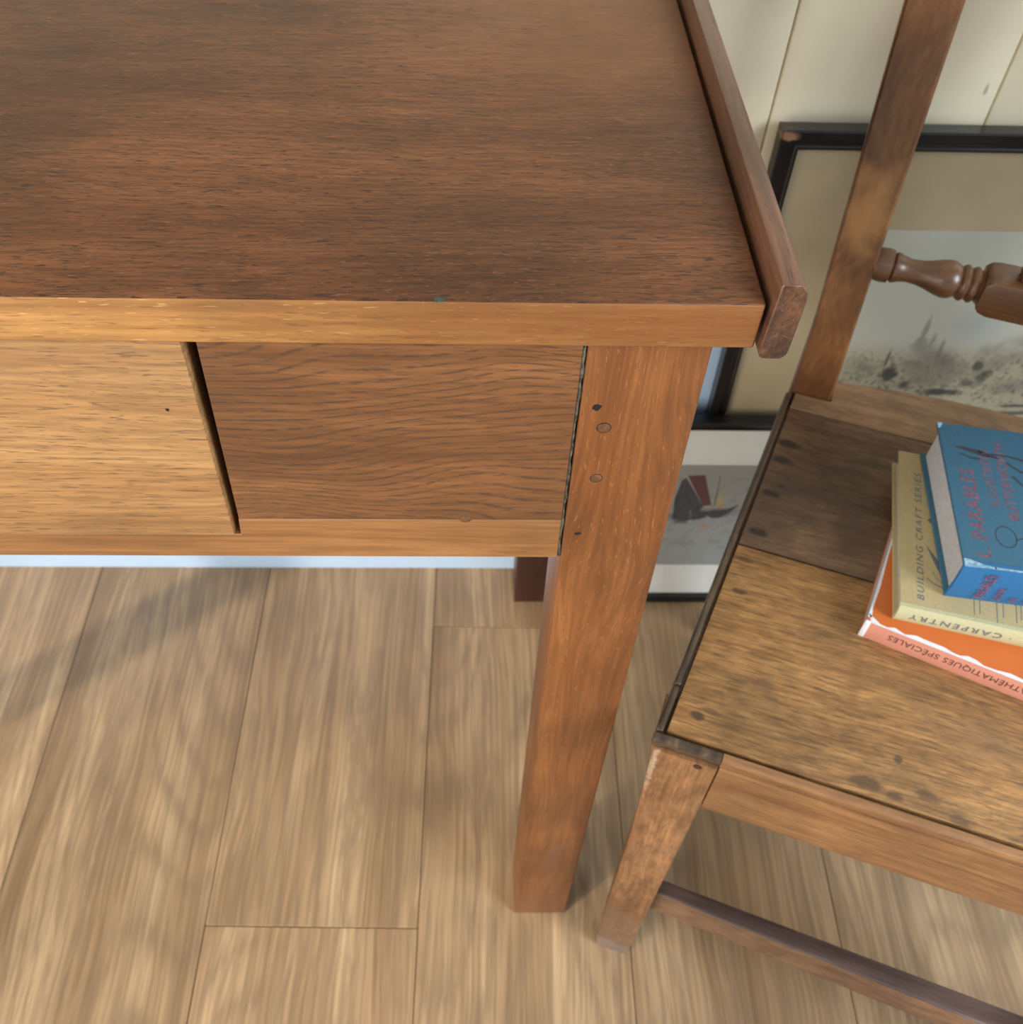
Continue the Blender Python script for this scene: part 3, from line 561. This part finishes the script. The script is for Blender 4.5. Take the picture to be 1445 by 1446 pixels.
# ------------------------------------------------------------------ pictures leaning on the wall
def picture(name, label, x0, y0, slope, Wd, H, bar, dep, lipw, mount, prnt, pr, glass=True, profile=True):
    e = empty(name, (x0, y0, 0), label, 'picture'); e.rotation_euler = (-math.atan(slope), 0, 0)
    def rail(nm, pts, a0, a1, horiz):
        # mitred bar: pts run from outer corner to outer corner
        b = bmesh.new()
        prof_ = [(0, 0.0015), (0.0012, 0), (bar * .45, 0.0), (bar * .55, .0022), (bar * .75, .0022), (bar * .82, .0010), (bar * .93, .0010), (bar, .0040), (bar, dep), (0, dep)]
        A = []; B = []
        for o_, d_ in prof_:
            if horiz == 't': A.append(b.verts.new((o_, d_, H - o_))); B.append(b.verts.new((Wd - o_, d_, H - o_)))
            if horiz == 'b': A.append(b.verts.new((o_, d_, o_))); B.append(b.verts.new((Wd - o_, d_, o_)))
            if horiz == 'l': A.append(b.verts.new((o_, d_, o_))); B.append(b.verts.new((o_, d_, H - o_)))
            if horiz == 'r': A.append(b.verts.new((Wd - o_, d_, o_))); B.append(b.verts.new((Wd - o_, d_, H - o_)))
        n = len(prof_)
        for i in range(n): b.faces.new((A[i], A[(i + 1) % n], B[(i + 1) % n], B[i]))
        b.faces.new(A); b.faces.new(B)
        return finish('frame_bar', b, BLACK, e, smooth=False)
    for h_ in 'tblr': rail('frame_bar', None, 0, 0, h_)
    finish('mount', box(bar + .0002, Wd - bar - .0002, .0075, .0090, bar + .0002, H - bar - .0002, 0), mount, e, smooth=False)
    finish('print', box(pr[0], pr[1], .0071, .00745, pr[2], pr[3], 0), prnt, e, smooth=False)
    finish('backing_board', box(bar + .0002, Wd - bar - .0002, .0092, dep - .001, bar + .0002, H - bar - .0002, 0), INKB, e, smooth=False)
    g = NT('picture_glass'); g.p.inputs['Transmission Weight'].default_value = 1.0; g.p.inputs['Roughness'].default_value = 0.0; g.p.inputs['IOR'].default_value = 1.45
    tr = g.n('ShaderNodeBsdfTransparent'); gl = g.n('ShaderNodeBsdfGlossy'); gl.inputs['Roughness'].default_value = 0.03
    geo = g.n('ShaderNodeNewGeometry'); fz0 = g.n('ShaderNodeLayerWeight'); fz0.inputs[0].default_value = 0.12
    fz = g.n('ShaderNodeMath'); fz.operation = 'MULTIPLY'; g.t.links.new(fz0.outputs[0], fz.inputs[0])
    g.t.links.new(g.math('SUBTRACT', 1.0, geo.outputs['Backfacing']), fz.inputs[1]); mx = g.n('ShaderNodeMixShader')
    g.t.links.new(fz.outputs[0], mx.inputs[0]); g.t.links.new(tr.outputs[0], mx.inputs[1]); g.t.links.new(gl.outputs[0], mx.inputs[2])
    g.t.links.new(mx.outputs[0], g.t.nodes['Material Output'].inputs[0])
    finish('glass', box(bar - .0004, Wd - bar + .0004, .0052, .0060, bar - .0004, H - bar + .0004, 0), g.m, e, smooth=False)
    return e
MOUNTB = plain('aged_brown_mount', (0.36, 0.285, 0.165), 0.7, 0.06, 14)
MOUNTW = plain('off_white_mount', (0.60, 0.61, 0.57), 0.7, 0.03, 20)
def print_mat(name, sky, low, zsplit, marks, inkscale=90, ink=(0.05, 0.045, 0.035), band=(0, 1), amt=.6):
    s = NT(name); P = s.obj(); X = s.sep(P)
    c = s.mix(s.step(X[2], zsplit - .02, zsplit + .02), low, sky)
    n1 = s.noise(P, inkscale, 5, 0.75); m = s.math('MULTIPLY', s.step(n1, .50, .62), s.math('MULTIPLY', s.step(X[2], band[1], band[1] - .03), s.step(X[2], band[0] - .01, band[0] + .02)))
    c = s.mix(s.math('MULTIPLY', m, amt), c, ink)
    for mk in marks: c = s.mix(s.math('MULTIPLY', s.spot(P, mk[0], mk[1], *(mk[4:] or (.4, .5, 90))), mk[3]), c, mk[2])
    s.put(s.p.inputs['Base Color'], c); s.p.inputs['Roughness'].default_value = .7
    return s.m
K = (0.035, 0.033, 0.028); GR = (0.20, 0.18, 0.14); G2 = (0.13, 0.115, 0.09)
bx = 0.144
def bp(x, z): return (x - bx, 0.0, z)
castle = print_mat('engraving_of_a_castle', (0.37, 0.36, 0.29), (0.30, 0.26, 0.17), 0.375,
    [((.229, 0, .405), (.035, .1, .030), (.27, .29, .27), .6, .1, .4, 30), ((.208, 0, .350), (.050, .1, .030), (.17, .145, .10), .75, .3, .7, 60), ((.198, 0, .372), (.022, .1, .016), (.19, .17, .13), .7, .3, .7, 80), ((.270, 0, .366), (.045, .1, .028), (.17, .15, .105), .7, .2, .8, 60),
     ((.1835, 0, .400), (.0035, .1, .022), GR, .85, .4, .3, 90), ((.1850, 0, .383), (.011, .1, .014), GR, .8, .3, .5, 90), ((.1945, 0, .388), (.003, .1, .012), GR, .75), ((.2060, 0, .376), (.003, .1, .014), G2, .7),
     ((.2800, 0, .388), (.018, .1, .014), GR, .6, .2, .6, 60), ((.1665, 0, .346), (.011, .1, .013), K, .95, .4, .4, 130), ((.1590, 0, .365), (.0020, .1, .016), K, .85, .4, .2, 90), ((.1390, 0, .352), (.022, .1, .014), G2, .6, .2, .9, 60),
     ((.1850, 0, .360), (.016, .1, .006), G2, .6, .2, .7, 90), ((.2160, 0, .362), (.012, .1, .010), G2, .6, .2, .8, 90), ((.2500, 0, .358), (.010, .1, .010), K, .85, .3, .6, 110), ((.2600, 0, .343), (.009, .1, .012), K, .8, .3, .6, 110),
     ((.1860, 0, .333), (.009, .1, .008), K, .9, .3, .6, 110), ((.2250, 0, .324), (.030, .1, .006), K, .95, .3, .6, 90), ((.2480, 0, .335), (.012, .1, .009), K, .7, .3, .7, 90),
     ((.2350, 0, .310), (.045, .1, .006), (.34, .29, .18), .7, .2, .6, 60), ((.2950, 0, .330), (.030, .1, .012), G2, .6, .2, .9, 80), ((.3050, 0, .306), (.022, .1, .003), K, .9, .4, .5, 90), ((.3100, 0, .296), (.028, .1, .0035), K, .8, .4, .5, 90)],
    170, K, (.30, .385), .8)
bigp = picture('castle_engraving', 'large black framed castle engraving leaning on the wall behind the chair', bx, 0.376, 0.040, 0.56, 0.5965, 0.0170, 0.0145, 0, MOUNTB, castle, (.085, .475, .18, .506))
sx0 = 0.012
def sp_(x, z): return (x - sx0, 0.0, z)
boat = print_mat('print_of_sailing_boats', (0.235, 0.235, 0.21), (0.25, 0.26, 0.25), 0.15,
    [(sp_(.175, .160), (.045, .1, .010), (.07, .08, .085), .75, .2, .8, 60), (sp_(.138, .150), (.024, .1, .012), (.06, .065, .065), .8, .3, .7, 70),
     (sp_(.168, .136), (.010, .1, .006), (.32, .19, .12), .6), (sp_(.148, .108), (.020, .1, .010), (.20, .17, .12), .5, .2, .6, 70), (sp_(.140, .143), (.012, .1, .005), (.08, .085, .08), .7),
     (sp_(.185, .108), (.016, .1, .008), (.16, .16, .13), .4, .2, .6, 70)],
    120, (.11, .12, .12), (.07, .235), .35)
def patch(nm, polys, m_, pic):
    pr_ = [c for c in pic.children if c.name.split('.')[0] == 'print'][0]
    for pl in polys: finish(nm, prism(pl, .00704, .00712, 'y'), m_, pr_, smooth=False)
smp = picture('boat_print', 'small black framed print of sailing boats on a white mount, leaning in front', sx0, 0.3600, 0.040, 0.33, 0.300, 0.0105, 0.0135, 0, MOUNTW, boat, (.045, .285, .066, .234))

MAROON = plain('maroon_print_colour', (0.105, 0.045, 0.042), .7, .1, 60); SLATE = plain('slate_print_colour', (0.062, 0.062, 0.068), .7, .2, 80)
OCHRE = plain('ochre_print_colour', (0.33, 0.25, 0.13), .7, .1, 60); PALE = plain('pale_print_colour', (0.34, 0.35, 0.33), .7, .1, 60)
patch('printed_sail', [[(.1225, .2183), (.1408, .2190), (.1562, .1717), (.1475, .1700)]], MAROON, smp)
patch('printed_sail', [[(.1145, .1800), (.1174, .2100), (.1215, .2150), (.1480, .1690), (.1450, .1615), (.1160, .1615)]], SLATE, smp)
patch('printed_sail', [[(.1617, .1925), (.1632, .1925), (.1724, .1683), (.1612, .1663)]], OCHRE, smp)
patch('printed_mast', [[(.1568, .2180), (.1576, .2180), (.1600, .1718), (.1590, .1718)]], SLATE, smp)
patch('printed_hull', [[(.1521, .1560), (.1600, .1500), (.1680, .1500), (.1787, .1590), (.1870, .1730), (.1745, .1650), (.1567, .1625)], [(.1160, .1610), (.1330, .1630), (.1545, .1615), (.1535, .1500), (.1300, .1440), (.1170, .1500)]], SLATE, smp)
patch('printed_sail', [[(.1344, .1638), (.1354, .1638), (.1408, .1425), (.1340, .1430)]], PALE, smp)
